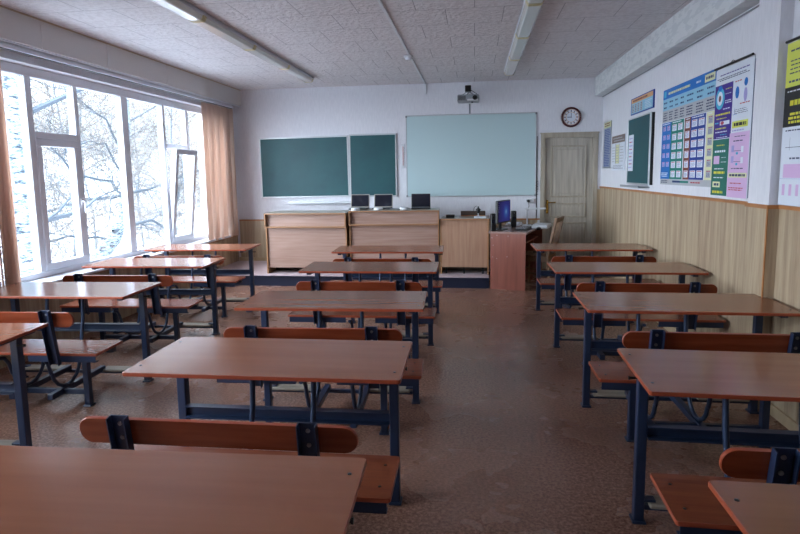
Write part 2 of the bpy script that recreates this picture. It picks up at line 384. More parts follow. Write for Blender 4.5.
# ball chain + weights at foot of slats
dimming_blind = tag(empty('vertical_blind', (-3.86, 2.6, 2.655)), 'unseen peach vertical blinds added across half the window nearest the back of the room to dim it', 'blinds')  # out of view, added to hold back daylight from the nearest desks
MB().box(-.03, .03, -3.55, .5, 0, .035, M['white'], bev=.004).build('headrail', dimming_blind)
for k in range(10): slat(-3.45+k*.104, math.radians(24), .62, dimming_blind)
for k in range(4): slat(.2+k*.05, math.radians(70), .62, dimming_blind)

# ---------------------------------------------------------------- door
b = MB()
for x0, x1 in ((1.01, 1.08), (1.795, 1.862)): b.box(x0, x1, YB-.02, YB, 0, 2.16, M['doorframe'], bev=.004); b.box(x0+.03*(x0 < 1.5), x1-.03*(x0 > 1.5), YB, YB+.1, 0, 2.1, M['doorframe'])
b.box(1.01, 1.862, YB-.022, YB, 2.085, 2.16, M['doorframe'], bev=.004); b.box(1.0, 1.872, YB-.028, YB, 2.15, 2.168, M['doorframe'])
dr = struct(empty('door_1', (1.08, YB+.03, 0)), 'grey oak panelled door in the back wall', 'door')
fr_ = b.build('door_frame'); fr_.parent = dr; fr_.matrix_parent_inverse = Matrix.Translation((-1.08, -(YB+.03), 0))
q = MB(); q.box(0, .715, 0, .035, .005, 2.085, M['door'])
for z0, z1 in ((.12, .78), (.88, 1.08), (1.19, 1.96)):
    q.box(.10, .615, -.008, 0, z0, z1, M['door'], bev=.003)
    for (a0, a1, c0, c1) in ((.09, .625, z0-.012, z0+.012), (.09, .625, z1-.012, z1+.012), (.09, .114, z0, z1), (.601, .625, z0, z1)):
        q.box(a0, a1, -.016, 0, c0, c1, M['doorframe'], bev=.003)
    q.box(.15, .565, -.014, -.008, z0+.05, z1-.05, M['door'], bev=.003)
q.build('door_leaf', dr)
h = MB(); h.box(.028, .062, -.008, 0, .93, 1.14, M['brass'], bev=.003); h.tube([(.045, 0, 1.10), (.045, -.05, 1.10), (.06, -.056, 1.10), (.165, -.056, 1.105)], .009, M['brass'], 8)
h.build('door_handle', dr)

# ---------------------------------------------------------------- school desk with attached bench
def make_desk():
    root = empty('school_desk')
    hx, hy = .6, .2665
    t = MB(); t.prism(rrect(-hx, hx, -hy, hy, .012), .733, .75, M['top'], M['edge'], ch=.0025)
    top = t.build('tabletop', root)
    for sx in (-1, 1):
        for sy in (-1, 1):
            MB().lathe([(0, 0), (.0065, 0), (.006, .002), (.003, .003), (0, .003)], M['bolt'], 8).build('bolt', top, (sx*.565, sy*.175, .7495))
    s = MB(); s.prism(rrect(-hx, hx, -.605, -.305, .01), .433, .45, M['seat'], M['edge'], ch=.0025)
    seat = s.build('seat', root)
    for sx in (-1, 1):
        for yy in (-.53, -.38):
            MB().lathe([(0, 0), (.0065, 0), (.006, .002), (.003, .003), (0, .003)], M['bolt'], 8).build('bolt', seat, (sx*.55, yy, .4495))
    # backrest: board with round ends standing just behind the seat edge
    bk = MB(); bk.prism(rrect(-.502, .502, -.049, .049, .045, 6), -.008, .008, M['backrest'], M['edge'], ch=.003, axis='y')
    bk.build('backrest', root, (0, -.6595, .689), (math.radians(9), 0, 0))
    for sx in (-1, 1):    # C-shaped uprights holding the backrest
        q = MB()
        q.box(-.033, .033, -.004, 0, 0, .375, M['blue']); q.box(-.033, -.029, -.030, 0, 0, .375, M['blue']); q.box(.029, .033, -.030, 0, 0, .375, M['blue'])
        br_ = q.build('backrest_bracket', root, (sx*.336, -.622, .385), (math.radians(9), 0, 0))
        for zz in (.29, .345):
            MB().lathe([(0, 0), (.008, 0), (.008, .004), (0, .006)], M['chrome'], 8).build('bolt', br_, (0, -.004, zz), (PI/2, 0, 0))
    # table legs, feet, arms, hook
    for sx in (-1, 1):
        q = MB(); q.prism(rrect(-.022, .022, -.022, .022, .005, 2), 0.012, .712, M['blue'])
        q.box(-.03, .03, -.034, .034, 0, .012, M['blue'], bev=.003)
        lg = q.build('table_leg', root, (sx*.525, .1, 0))
        MB().box(-.02, .02, -.30, .13, .705, .733, M['blue'], bev=.003).build('support_arm', lg)
        k = MB(); k.tube([(sx*.02, -.02, .675), (sx*.06, -.02, .675)], .006, M['bolt'], 6); k.lathe([(.009, 0), (.009, .006)], M['bolt'], 8, T=RT((sx*.06, -.02, .675), 0, 0, PI/2*sx)); k.build('bag_hook', lg)
        q = MB(); q.prism(rrect(-.02, .02, -.02, .02, .004, 2), .012, .39, M['blue']); q.box(-.03, .03, -.03, .03, 0, .012, M['blue'], bev=.003)
        q.build('bench_leg', root, (sx*.36, -.375, 0))
    # crossbeam between table legs (channel)
    q = MB(); q.box(-.503, .503, .095, .10, .402, .462, M['blue']); q.box(-.503, .503, .06, .10, .457, .462, M['blue']); q.box(-.503, .503, .06, .10, .402, .407, M['blue'])
    q.build('crossbeam', root)
    # seat rails
    for x0, x1 in ((-.585, -.12), (.12, .585)):
        q = MB(); q.box(x0, x1, -.60, -.597, .39, .433, M['blue']); q.box(x0, x1, -.60, -.565, .39, .393, M['blue']); q.box(x0, x1, -.60, -.565, .43, .433, M['blue']); q.build('seat_rail', root)
    q = MB(); q.box(-.575, .575, -.40, -.355, .39, .433, M['blue'], bev=.003); q.build('seat_rail', root)
    for sx in (-1, 1): MB().box(sx*.50, sx*.53, -.565, -.315, .395, .433, M['blue'], bev=.003).build('seat_arm', root)
    MB().box(-.34, .34, -.39, -.36, .085, .12, M['blue'], bev=.003).build('low_crossbeam', root)
    # pair of floor rails with the U-shaped tubes standing on them
    for sx in (-.14, .14):
        MB().box(sx-.02, sx+.02, -.50, .09, .085, .125, M['blue'], bev=.003).build('side_rail', root)
        pts = [(sx, -.595, .40), (sx, -.53, .385), (sx, -.495, .34), (sx, -.47, .26)]
        for k in range(9):
            a = PI+.12+(PI-.24)*k/8; pts.append((sx, -.318+.145*math.cos(a), .275+.145*math.sin(a)-.0))
        pts += [(sx, -.155, .33), (sx, -.10, .55), (sx, -.085, .70), (sx, -.085, .733)]
        u = MB().tube(pts, .0125, M['tube'], 10).build('support_tube', root)
        MB().box(sx-.05, sx+.05, -.12, -.05, .728, .733, M['blue']).build('mounting_plate', u)
    q = MB(); q.box(-.503, .503, .085, .115, .06, .083, M['blue'], bev=.003)
    q.build('footrest_rail', root)
    for sx in (-1, 1):
        fp = MB().box(sx*.485, sx*.17, .055, .145, .084, .102, M['plank'], bev=.004).build('footrest', root)
        MB().box(sx*.505, sx*.455, .08, .12, .100, .112, M['blue'], bev=.002).build('clip', fp)
    return root
G_ = 'school desks with attached benches standing in three columns'
desks = [
 (-.90, 1.235, .036, 'brown school desk closest to the camera in the middle column, cut off below'),
 (-.898, 2.401, .016, 'brown school desk, second from the camera in the middle column'),
 (-.919, 3.576, .045, 'brown school desk in the middle of the middle column, third from the camera'),
 (-.921, 4.905, .024, 'brown school desk in the middle column, fourth from the camera'),
 (-.940, 6.109, .034, 'brown school desk in the middle column nearest the light wood counter'),
 (1.217, 1.237, .00, 'brown school desk at the bottom right corner, nearest the camera by the right wall'),
 (1.257, 2.375, -.02, 'brown school desk by the right wall, second from the camera'),
 (1.272, 3.653, .004, 'brown school desk by the right wall beside the pilaster, third from the camera'),
 (1.265, 4.968, .007, 'brown school desk by the right wall, fourth from the camera, below the blue wall chart'),
 (1.252, 6.346, .02, 'brown school desk by the right wall nearest the door and the old chair'),
 (-3.01, 2.545, .065, 'brown school desk in the window column nearest the camera, mostly cut off on the left'),
 (-3.039, 3.784, .044, 'brown school desk in the window column with bright reflection, second from the camera'),
 (-3.10, 5.076, .045, 'brown school desk under the middle of the window, third from the camera'),
 (-3.177, 6.224, .05, 'brown school desk in the window column nearest the far blinds'),
]
proto = make_desk(); trees = []
for i, (x, y, a, lab) in enumerate(desks):
    o = proto if i == 0 else copy_tree(proto)
    o.location = (x, y, 0); o.rotation_euler = (0, 0, a); tag(o, lab, 'school desk', G_)
    off = .05 if x > -2 and x < 0 else (-.12 if x > 0 else .03)
    for ch in o.children:
        if ch.name.split('.')[0] in ('side_rail', 'support_tube'): ch.location.x = off

# ---------------------------------------------------------------- front counters
def counter(name, p0, p1, ztop, depth, label, kind):
    ang = math.atan2(p1[1]-p0[1], p1[0]-p0[0]); W = math.hypot(p1[0]-p0[0], p1[1]-p0[1])
    root = tag(empty(name, (p0[0], p0[1], .16), ang), label, 'counter'); h = ztop-.16
    if kind == 'tall':
        MB().box(-.0, W, -.02, depth, h-.018, h, M['grey_top'], bev=.002).box(0, W, -.022, -.02, h-.018, h, M['beech_edge']).build('countertop', root)
        MB().box(0, .018, -.02, depth, h-.19, h-.018, M['beech_edge']).build('side_panel', root)
        MB().box(.0, .018, .03, depth, 0, h-.19, M['beech_edge']).build('side_panel', root)
        MB().box(W-.018, W, -.02, depth, h-.19, h-.018, M['beech_edge']).build('side_panel', root)
        MB().box(W-.018, W, .03, depth, 0, h-.19, M['beech_edge']).build('side_panel', root)
        MB().box(.0, W, -.022, .06, h-.208, h-.19, M['beech_edge']).build('shelf', root)
        MB().box(.018, W-.018, .035, .05, h-.19, h-.018, M['beech']).build('upper_panel', root)
        MB().box(.018, W-.018, .055, .07, .085, h-.208, M['beech']).build('front_panel', root)
        MB().box(.018, W-.018, .35, .365, 0, .085, M['dark_gap']).build('plinth', root)
    else:
        MB().box(0, W, -.02, depth, h-.022, h, M['grey_top'], bev=.002).box(0, W, -.022, -.02, h-.022, h, M['beech_edge']).build('countertop', root)
        MB().box(0, .018, 0, depth, 0, h-.022, M['beech_edge']).build('side_panel', root)
        MB().box(W-.018, W, -.01, depth, 0, h-.022, M['beech_edge']).build('side_panel', root)
        MB().box(.018, W-.018, .005, .02, .10, h-.022, M['beechv']).build('front_panel', root)
        MB().box(.018, W-.018, .3, .315, .0, .1, M['dark_gap']).build('plinth', root)
        for xx in (.08, .33, W-.08): MB().box(xx-.012, xx+.012, .05, .07, 0, .10, M['black']).build('foot', root)
    return root
counter('counter', (-2.995, 7.70), (-1.80, 7.71), 1.04, .62, 'tall light wood counter at the left end of the platform', 'tall')
counter('counter', (-1.765, 7.74), (-.49, 7.80), 1.065, .56, 'tall light wood counter with laptops in the middle of the platform', 'tall')
counter('counter', (-.475, 7.82), (.198, 7.80), .945, .55, 'lower light wood counter beside the teacher desk', 'low')

# laptops
def laptop(x, y, z, ang, label, mt, width=.28, tilt=12):
    r = tag(empty('laptop', (x, y, z), ang), label, 'laptop', 'small laptops on the counter')
    h = .2; b = MB(); b.box(-width/2, width/2, -.10, .10, .002, .02, M['black'], bev=.004); b.build('keyboard_base', r)
    s = MB(); s.box(-width/2, width/2, 0, .012, 0, h, mt, bev=.004); sc = s.build('screen', r, (0, .10, .02), (math.radians(-tilt), 0, 0))
    MB().box(-width/2+.012, width/2-.012, -.002, 0, .014, h-.012, M['screen_off']).build('display', sc)
    k = MB()
    for i in range(11):
        for j in range(4): k.box(-width/2+.02+i*.0222, -width/2+.039+i*.0222, .075-j*.024, .094-j*.024, .02, .0225, M['greyp'])
    k.build('keys', r)
    return r
laptop(-1.69, 8.12, 1.065, .05, 'small open laptop with dark screen, leftmost on the counter', M['silver'])
laptop(-1.345, 8.13, 1.065, .0, 'small open laptop with dark screen, second from left on the counter', M['silver'])
laptop(-.775, 8.14, 1.065, .08, 'small open laptop with black screen at the right end of the counter', M['black'])
for i, (x, y, lab) in enumerate(((-1.69, 7.86, 'pale round puck in front of the leftmost laptop'), (-1.37, 7.93, 'pale round puck in front of the second laptop'), (-1.0, 7.98, 'pale round puck left of the black laptop'))):
    o = MB().lathe([(0, 0), (.062, 0), (.068, .008), (.066, .026), (.058, .034), (.02, .036), (0, .036)], M['whitep'], 24).build('wireless_puck', None, (x, y, 1.065))
    tag(o, lab, 'device', 'pale pucks on the counter')
pts = []
random.seed(5)
for k in range(60): a = k*.55; pts.append((-1.12+.10*math.cos(a)*(.5+.5*math.sin(k*.21))-.0018*k, 8.03+.05*math.sin(a), 1.069+.003*(k % 5)))
tag(MB().tube(pts, .0032, M['greyp'], 5).build('cable'), 'tangled thin grey cable between the laptops', 'cable')
# third counter items
bx = tag(MB().box(-.06, .06, -.045, .045, 0, .045, M['black'], bev=.006).box(-.062, .062, -.047, .047, .034, .04, M['dark_gap']).build('pencil_box', None, (-.34, 7.98, .945)), 'small dark box on the low counter', 'box')
tr_ = tag(MB().box(-.18, .18, -.008, .008, 0, .075, M['dark_gap'], bev=.003).box(-.18, .18, -.012, .02, 0, .01, M['rail'], bev=.003).build('name_board', None, (-.02, 8.3, .945)), 'low brown wooden strip standing at the back of the low counter', 'board')
pp = MB(); 
for k in range(5): pp.box(-.08, .08, -.06, .06, k*.004, k*.004+.0035, M['paper'], T=RT((0, 0, 0), .04*k))
tag(pp.build('paper_stack', None, (.08, 7.95, .945)), 'small stack of white paper on the low counter', 'paper')
# webcam on a stalk
wc = tag(empty('document_camera', (.055, 8.12, .945)), 'small black camera on a stalk with curled cable', 'camera')
MB().lathe([(0, 0), (.04, 0), (.036, .01), (.008, .02), (.006, .06), (0, .06)], M['whitep'], 16).build('base', wc)
MB().lathe([(0, .05), (.012, .052), (.024, .075), (.027, .10), (.022, .12), (.012, .135), (.01, .15), (0, .155)], M['black'], 16).box(-.035, .035, -.012, .012, .095, .112, M['black'], bev=.004).build('camera_head', wc)
MB().tube([(-.02+(-.045)*math.sin(a)-.0, 0, .10+.055*math.cos(a)) for a in [PI*k/12 for k in range(13)]], .003, M['black'], 6).build('cable', wc)

# ---------------------------------------------------------------- teacher desk
TA = -math.radians(17)
td = tag(empty('teacher_desk', (.215, 7.615, 0), TA), 'red brown computer desk standing beside the platform', 'desk')
MB().box(-.03, .50, -.02, 1.22, .762, .785, M['cherry_top'], bev=.003).build('desktop', td)
sp = MB().box(0, .475, 0, .018, 0, .762, M['cherry']).build('side_panel', td)
for (px, pz) in ((.09, .735), (.02, .70), (.04, .60), (.09, .42), (.24, .73), (.23, .45), (.03, .44)):
    MB().lathe([(0, 0), (.004, 0), (.003, .0015), (0, .0015)], M['whitep'], 8).build('screw_cap', sp, (px, 0, pz), (PI/2, 0, 0))
MB().box(0, .475, 1.18, 1.198, 0, .762, M['cherry']).build('side_panel', td)
MB().box(.0, .018, .018, 1.18, .25, .762, M['cherry']).build('back_panel', td)
MB().box(.02, .42, .03, 1.17, .60, .618, M['cherry']).build('keyboard_shelf', td)
MB().box(.05, .42, .8, .818, 0, .60, M['cherry']).build('divider', td)
def dl(u, v, z=.785):   # point on the desk, from its own corner
    c, s = math.cos(TA), math.sin(TA); return (.215+u*c-v*s, 7.615+u*s+v*c, z)
pc = tag(empty('computer_tower', dl(.22, 1.0, 0), TA), 'black computer tower under the teacher desk', 'computer')
MB().box(-.09, .09, -.17, .17, 0, .42, M['black'], bev=.006).build('case', pc); MB().box(-.08, .08, -.176, -.17, .02, .40, M['screen_off'], bev=.003).build('front_panel', pc)
# monitor
mo = tag(empty('computer_monitor', (.41, 7.83, .785), math.radians(66)), 'black monitor showing a blue desktop on the teacher desk', 'monitor')
MB().box(-.11, .11, -.02, .16, 0, .012, M['black'], bev=.004).box(-.03, .03, .05, .075, .012, .2, M['black'], bev=.004).build('stand', mo)
MB().box(-.235, .235, 0, .04, .10, .41, M['black'], bev=.008).build('housing', mo)
m = mat('lit_screen', '101830', .3); M['lit'] = m
tc = nn(m, 'ShaderNodeTexCoord'); mp = nn(m, 'ShaderNodeMapping'); lk(m, tc.outputs['Object'], mp.inputs[0]); mp.inputs['Location'].default_value = (-.06, 0, -.25); mp.inputs['Scale'].default_value = (1, 0, 1)
gr = nn(m, 'ShaderNodeVectorMath', operation='LENGTH'); lk(m, mp.outputs[0], gr.inputs[0])
em = nn(m, 'ShaderNodeEmission'); lk(m, ramp(m, gr.outputs['Value'], [(.0, '86b4e6'), (.04, '4a6ec4'), (.11, '42449a'), (.3, '3a3768')]), em.inputs[0]); em.inputs[1].default_value = .45
lk(m, em.outputs[0], m.node_tree.nodes['Material Output'].inputs[0])
q = MB(); q.box(-.222, .222, -.002, 0, .118, .397, M['lit'])
for k in range(5): q.box(-.212, -.204, -.003, -.002, .375-k*.03, .385-k*.03, PC['white'])
q.build('display', mo)
def speaker(loc, lab, hh):
    r = tag(empty('computer_speaker', loc, .1), lab, 'speaker', 'computer speakers on the teacher desk')
    MB().box(-.035, .035, -.04, .05, 0, hh, M['black'], bev=.008).build('cabinet', r)
    MB().lathe([(.026, 0), (.024, .004), (.014, -.002), (0, .002)], M['screen_off'], 16).build('cone', r, (0, -.041, hh*.55), (PI/2, 0, 0))
    MB().lathe([(0, 0), (.005, 0), (.005, .004), (0, .004)], M['chrome'], 8).build('volume_knob', r, (0, -.04, hh*.88), (PI/2, 0, 0))
speaker((.255, 7.70, .785), 'black computer speaker at the near left corner of the teacher desk', .235)
speaker((.565, 8.25, .785), 'black computer speaker behind the monitor', .235)
kb = tag(empty('keyboard', dl(.36, .42), TA+math.radians(90)), 'black keyboard on the teacher desk', 'keyboard')
MB().box(-.23, .23, -.075, .075, 0, .022, M['black'], bev=.005).build('case', kb)
q = MB()
for i in range(15):
    for j in range(5): q.box(-.215+i*.0285, -.192+i*.0285, -.062+j*.025, -.041+j*.025, .022, .027, M['screen_off'])
q.build('keys', kb)
sc_ = tag(empty('flatbed_scanner', (.95, 8.12, .787), TA), 'white flat device on the teacher desk under the lamp', 'scanner')
MB().box(-.11, .11, -.18, .18, 0, .04, M['whitep'], bev=.008).build('case', sc_); MB().box(-.105, .105, -.17, .17, .041, .055, M['whitep'], bev=.006).build('lid', sc_)
pt = tag(MB().box(-.11, .11, -.15, .15, 0, .006, M['paper'], bev=.002).box(-.10, .10, -.14, .14, .006, .03, M['paper'], T=RT((0, 0, 0), .08)).build('paper_stack', None, (.60, 8.62, .785), (0, 0, TA)), 'stack of white paper at the back of the teacher desk', 'paper')
ms_ = tag(MB().add([], [], M['black']).lathe([(.0, 0), (.03, 0), (.034, .012), (.028, .028), (.012, .036), (0, .037)], M['black'], 16, T=Matrix.Diagonal((1, 1.6, 1, 1))).build('computer_mouse', None, (.875, 7.62+.22, .787), (0, 0, TA)), 'black computer mouse at the edge of the teacher desk', 'mouse')
lp = tag(empty('desk_lamp', (.77, 8.40, .785)), 'white desk lamp with a flat horizontal head', 'lamp')
MB().lathe([(0, 0), (.07, 0), (.07, .015), (.06, .022), (0, .022)], M['whitep'], 24).build('base', lp)
MB().box(-.012, .012, -.012, .012, .02, .27, M['whitep'], bev=.003).build('pole', lp)
MB().box(-.03, .27, -.03, .03, .245, .268, M['whitep'], bev=.006).build('lamp_head', lp)

# ---------------------------------------------------------------- old slat-back chair
ch = tag(empty('wooden_chair', (.87, 7.90, 0), math.radians(68)), 'old wooden chair with a slatted back beside the teacher desk', 'chair')
MB().prism(rrect(-.21, .21, -.2, .2, .04), .43, .452, M['chairwood'], ch=.004).build('seat', ch)
for sx in (-1, 1):
    MB().tube([(sx*.18, .17, 0), (sx*.18, .17, .43)], [.014, .02], M['chairwood'], 8).build('leg', ch)
    q = MB()
    for (ya, za, yb, zb) in ((-.22, 0, -.19, .44), (-.19, .44, -.30, .965)):
        dy = .016; q.add([(sx*.19-.016, ya-dy, za), (sx*.19+.016, ya-dy, za), (sx*.19+.016, ya+dy, za), (sx*.19-.016, ya+dy, za), (sx*.19-.016, yb-dy, zb), (sx*.19+.016, yb-dy, zb), (sx*.19+.016, yb+dy, zb), (sx*.19-.016, yb+dy, zb)],
          [(3, 2, 1, 0), (4, 5, 6, 7), (0, 1, 5, 4), (1, 2, 6, 5), (2, 3, 7, 6), (3, 0, 4, 7)], M['chairwood'])
    q.build('leg', ch)
    MB().box(sx*.18-.008, sx*.18+.008, -.2, .17, .18, .205, M['chairwood']).build('stretcher', ch)
MB().box(-.18, .18, .16, .176, .22, .245, M['chairwood']).build('stretcher', ch)
MB().box(-.175, .175, -.012, .012, 0, .06, M['chairwood'], bev=.004).build('top_rail', ch, (0, -.295, .90), (math.radians(12), 0, 0))
MB().box(-.175, .175, -.01, .01, 0, .04, M['chairwood'], bev=.003).build('lower_rail', ch, (0, -.218, .56), (math.radians(12), 0, 0))
for k in range(4): MB().box(-.013, .013, -.006, .006, 0, .32, M['chairwood']).build('slat', ch, (-.12+k*.08, -.226, .595), (math.radians(12), 0, 0))
MB().box(-.17, .17, -.19, -.175, .36, .43, M['chairwood']).box(-.17, .17, .165, .18, .36, .43, M['chairwood']).box(-.19, -.17, -.18, .17, .36, .43, M['chairwood']).box(.17, .19, -.18, .17, .36, .43, M['chairwood']).build('apron', ch)

# ---------------------------------------------------------------- back wall: boards, clock, projector
def board(name, x0, x1, z0, z1, surf, label, cat, y=YB, fr=.022, d=.03, tilt=0, group=None):
    r = tag(empty(name, ((x0+x1)/2, y, z0), 0), label, cat, group); hw = (x1-x0)/2; h = z1-z0
    MB().box(-hw+fr*.6, hw-fr*.6, -d+.006, -.002, fr*.6, h-fr*.6, surf).build('writing_surface', r)
    q = MB(); q.box(-hw, hw, -d, 0, 0, fr, M['alu'], bev=.003); q.box(-hw, hw, -d, 0, h-fr, h, M['alu'], bev=.003); q.box(-hw, -hw+fr, -d, 0, fr, h-fr, M['alu'], bev=.003); q.box(hw-fr, hw, -d, 0, fr, h-fr, M['alu'], bev=.003)
    q.build('frame', r)
    return r
r = board('chalkboard', -3.49, -2.0, 1.215, 2.195, M['green'], 'wide green chalkboard panel at the left of the back wall', 'chalkboard')
r.rotation_euler = (0, -math.radians(.5), 0)
r = board('chalkboard', -1.995, -1.225, 1.215, 2.215, M['green'], 'narrower green chalkboard panel left of the whiteboard', 'chalkboard')
t_ = MB(); t_.box(-.50, .52, -.09, 0, 0, .006, M['alu']); t_.box(-.50, .52, -.095, -.09, 0, .02, M['alu']); t_.box(-.50, .52, -.004, 0, 0, .03, M['alu'])
tag(t_.build('chalk_tray', None, (-2.5, YB, 1.12)), 'long aluminium chalk tray below the green chalkboard', 'tray')
r = board('whiteboard', -1.075, .945, 1.205, 2.485, M['wb'], 'large whiteboard in the middle of the back wall', 'whiteboard', fr=.016, d=.022)
for sx in (-1, 1):
    for zz in (.0, 1.245): MB().box(sx*1.0-.014, sx*1.0+.014, -.026, 0, zz-.002, zz+.03, M['greyp'], bev=.004).build('corner_cap', r)
th = tag(empty('wall_thermometer', (-1.125, YB, 1.665)), 'white strip thermometer between the green board and whiteboard', 'thermometer')
MB().box(-.03, .03, -.012, 0, 0, .38, M['whitep'], bev=.005).build('backing', th); MB().tube([(0, -.015, .04), (0, -.015, .34)], .004, PC['red'], 6).build('tube', th)
q = MB()
for k in range(22): q.box(.008, .022 if k % 5 else .027, -.0135, -.012, .05+k*.013, .053+k*.013, PC['black'])
q.build('scale_marks', th)
# clock
ck = tag(empty('wall_clock', (1.453, YB, 2.393)), 'round wall clock with dark red rim above the door', 'clock')
TX = RT((0, 0, 0), 0, PI/2)
MB().lathe([(.118, .01), (.123, .03), (.137, .036), (.150, .028), (.153, .010), (.150, 0), (.11, 0)], mat('dark_red_rim', '4a1c20', .25), 48, T=TX, ring=True).build('rim', ck)
MB().lathe([(0, .012), (.12, .012), (.12, .0), (0, 0)], PC['white'], 48, T=TX).build('dial', ck)
q = MB()
for k in range(12):
    a = k*PI/6; q.box(-.006, .006, -.0135, -.012, .078, .106, PC['ink'], T=Matrix.Rotation(a, 4, 'Y'))
q.lathe([(.072, .0125), (.075, .0135), (.078, .0125)], PC['orange'], 48, T=TX, ring=True); q.lathe([(.108, .0125), (.111, .0135), (.114, .0125)], PC['orange'], 48, T=TX, ring=True)
q.build('numeral_ring', ck)
MB().box(-.055, .006, -.018, -.016, -.005, .005, PC['ink']).build('hour_hand', ck); MB().box(-.0035, .0035, -.021, -.019, -.012, .062, PC['ink']).build('minute_hand', ck)
# projector on boom
pj = tag(empty('projector', (-.095, 8.50, 2.61)), 'white short throw projector on a wall arm above the whiteboard', 'projector')
MB().box(-.155, .165, -.12, .12, 0, .10, M['greyp'], bev=.014).build('case', pj)
q = MB()
for k in range(10): q.box(-.14+k*.011, -.134+k*.011, -.1215, -.12, .02, .08, M['black'])
q.build('vent', pj)
MB().lathe([(.034, 0), (.034, .02), (.028, .022), (.024, .01), (0, .014)], M['black'], 20).build('lens', pj, (.10, -.118, .05), (PI/2, 0, 0))
MB().box(-.01, .15, -.125, -.119, .008, .035, M['whitep'], bev=.003).build('port_panel', pj)
MB().box(-.045, .045, -.05, .05, .15, .24, M['black'], bev=.008).tube([(-.1, 0, .10), (0, 0, .16)], .006, M['greyp'], 6).tube([(.1, 0, .10), (0, 0, .16)], .006, M['greyp'], 6).tube([(-.02, .05, .12), (.05, .0, .17), (.13, -.05, .11)], .005, M['black'], 6).build('mount', pj)
MB().box(-.025, .025, .04, .426, .175, .215, M['whitep'], bev=.004).box(-.06, .06, .41, .426, .10, .26, M['whitep'], bev=.004).build('wall_arm', pj)
MB().lathe([(.012, 0), (.016, .012), (.0, .02)], M['black'], 12).build('sensor', pj, (.06, -.05, -.015))
tag(MB().box(-.012, .012, -.014, 0, 0, .15, M['greyp'], bev=.002).build('cable_trunking', None, (-.075, YB, 2.488)), 'short vertical cable cover between projector and whiteboard', 'cable cover')
# sockets + cables beside the door
so = tag(empty('power_socket', (.83, YB, 1.13)), 'white wall socket with black plug right of the monitor', 'socket')
MB().box(-.04, .09, -.03, 0, -.04, .04, M['whitep'], bev=.006).build('plate', so); MB().lathe([(.022, 0), (.022, .03), (.01, .045), (0, .045)], M['black'], 14, T=RT((0, -.03, 0), 0, PI/2)).build('plug', so)
MB().tube([(0, -.07, -.01), (.01, -.06, -.08), (-.01, -.03, -.18), (0, -.02, -.33)], .004, M['black'], 6).build('power_cord', so)
q = MB()
q.tube([(.955, YB-.008, 2.12), (.955, YB-.008, 1.2), (.96, YB-.008, .3)], .006, M['black'], 6)
for k in range(12): q.tube([(.955, YB-.015, 1.44-k*.02), (.975-.035*(k % 2), YB-.02, 1.43-k*.02), (.955, YB-.015, 1.42-k*.02)], .004, M['black'], 5)
q.tube([(.96, YB-.008, 2.1), (.985, YB-.008, 2.17), (1.05, YB-.008, 2.20), (1.2, YB-.008, 2.195)], .0035, M['whitep'], 6)
tag(q.build('wall_cable'), 'black cable running down the wall left of the door', 'cable')
tag(MB().box(-.02, .02, -.018, 0, 0, 1.18, M['whitep'], bev=.003).build('cable_trunking', None, (.995-.0, YB, .1)), 'tall white cable cover left of the door frame', 'cable cover')

# ---------------------------------------------------------------- ceiling: lamps, trunking, detector
def lamp(x, y0, y1, label, grp, wd=.155):
    r = tag(empty('ceiling_light', (x, y0, HC)), label, 'ceiling light', grp); L = y1-y0-.01
    MB().box(-wd/2, wd/2, 0, L, -.035, 0, M['lampbody'], bev=.006).build('housing', r)
    prof = [(-wd/2+.006, -.03)]+[(-wd/2+.008, -.045), (-wd/2+.022, -.072), (-wd/2+.034, -.078), (wd/2-.034, -.078), (wd/2-.022, -.072), (wd/2-.008, -.045)]+[(wd/2-.006, -.03)]
    MB().prism([(p[0], p[1]) for p in prof], .03, L-.03, M['diffuser'], axis='y').build('diffuser', r)
    for yy in (0, L-.03):
        MB().prism([(p[0]*1.04, p[1]*1.03) for p in prof], yy, yy+.03, M['oldplastic'], axis='y').build('end_cap', r)
yy = [3.62, 4.71, 5.83, 6.93, 7.98]
ordn = ['nearest the camera', 'second from the camera', 'third from the camera', 'farthest, next to the back wall']
for k in range(4):
    lamp(-2.355, yy[k], yy[k+1], 'long unlit ceiling light in the row near the windows, '+ordn[k], 'ceiling lights near the windows')
    lamp(.475, yy[k]+.03, yy[k+1]+.03, 'long unlit ceiling light in the row on the right, '+ordn[k], 'ceiling lights on the right')
tag(MB().box(-.014, .014, 3.2, 8.92, -.016, 0, M['whitep'], bev=.003).box(-.014, .014, 8.905, 8.92, -.17, -.016, M['whitep'], bev=.003).build('cable_trunking', None, (-.76, 0, HC), (0, 0, 0)), 'long white cable cover running down the middle of the ceiling', 'cable cover')
sd = tag(empty('smoke_detector', (-.775, 6.75, HC-.018)), 'round white smoke detector on the ceiling cable cover', 'smoke detector')
MB().lathe([(0, 0), (.055, 0), (.055, -.015), (.045, -.022), (0, -.022)], M['whitep'], 24).build('base', sd)
MB().lathe([(.0, -.022), (.042, -.022), (.04, -.032), (.03, -.046), (0, -.05)], M['white'], 24).build('sensor_head', sd)

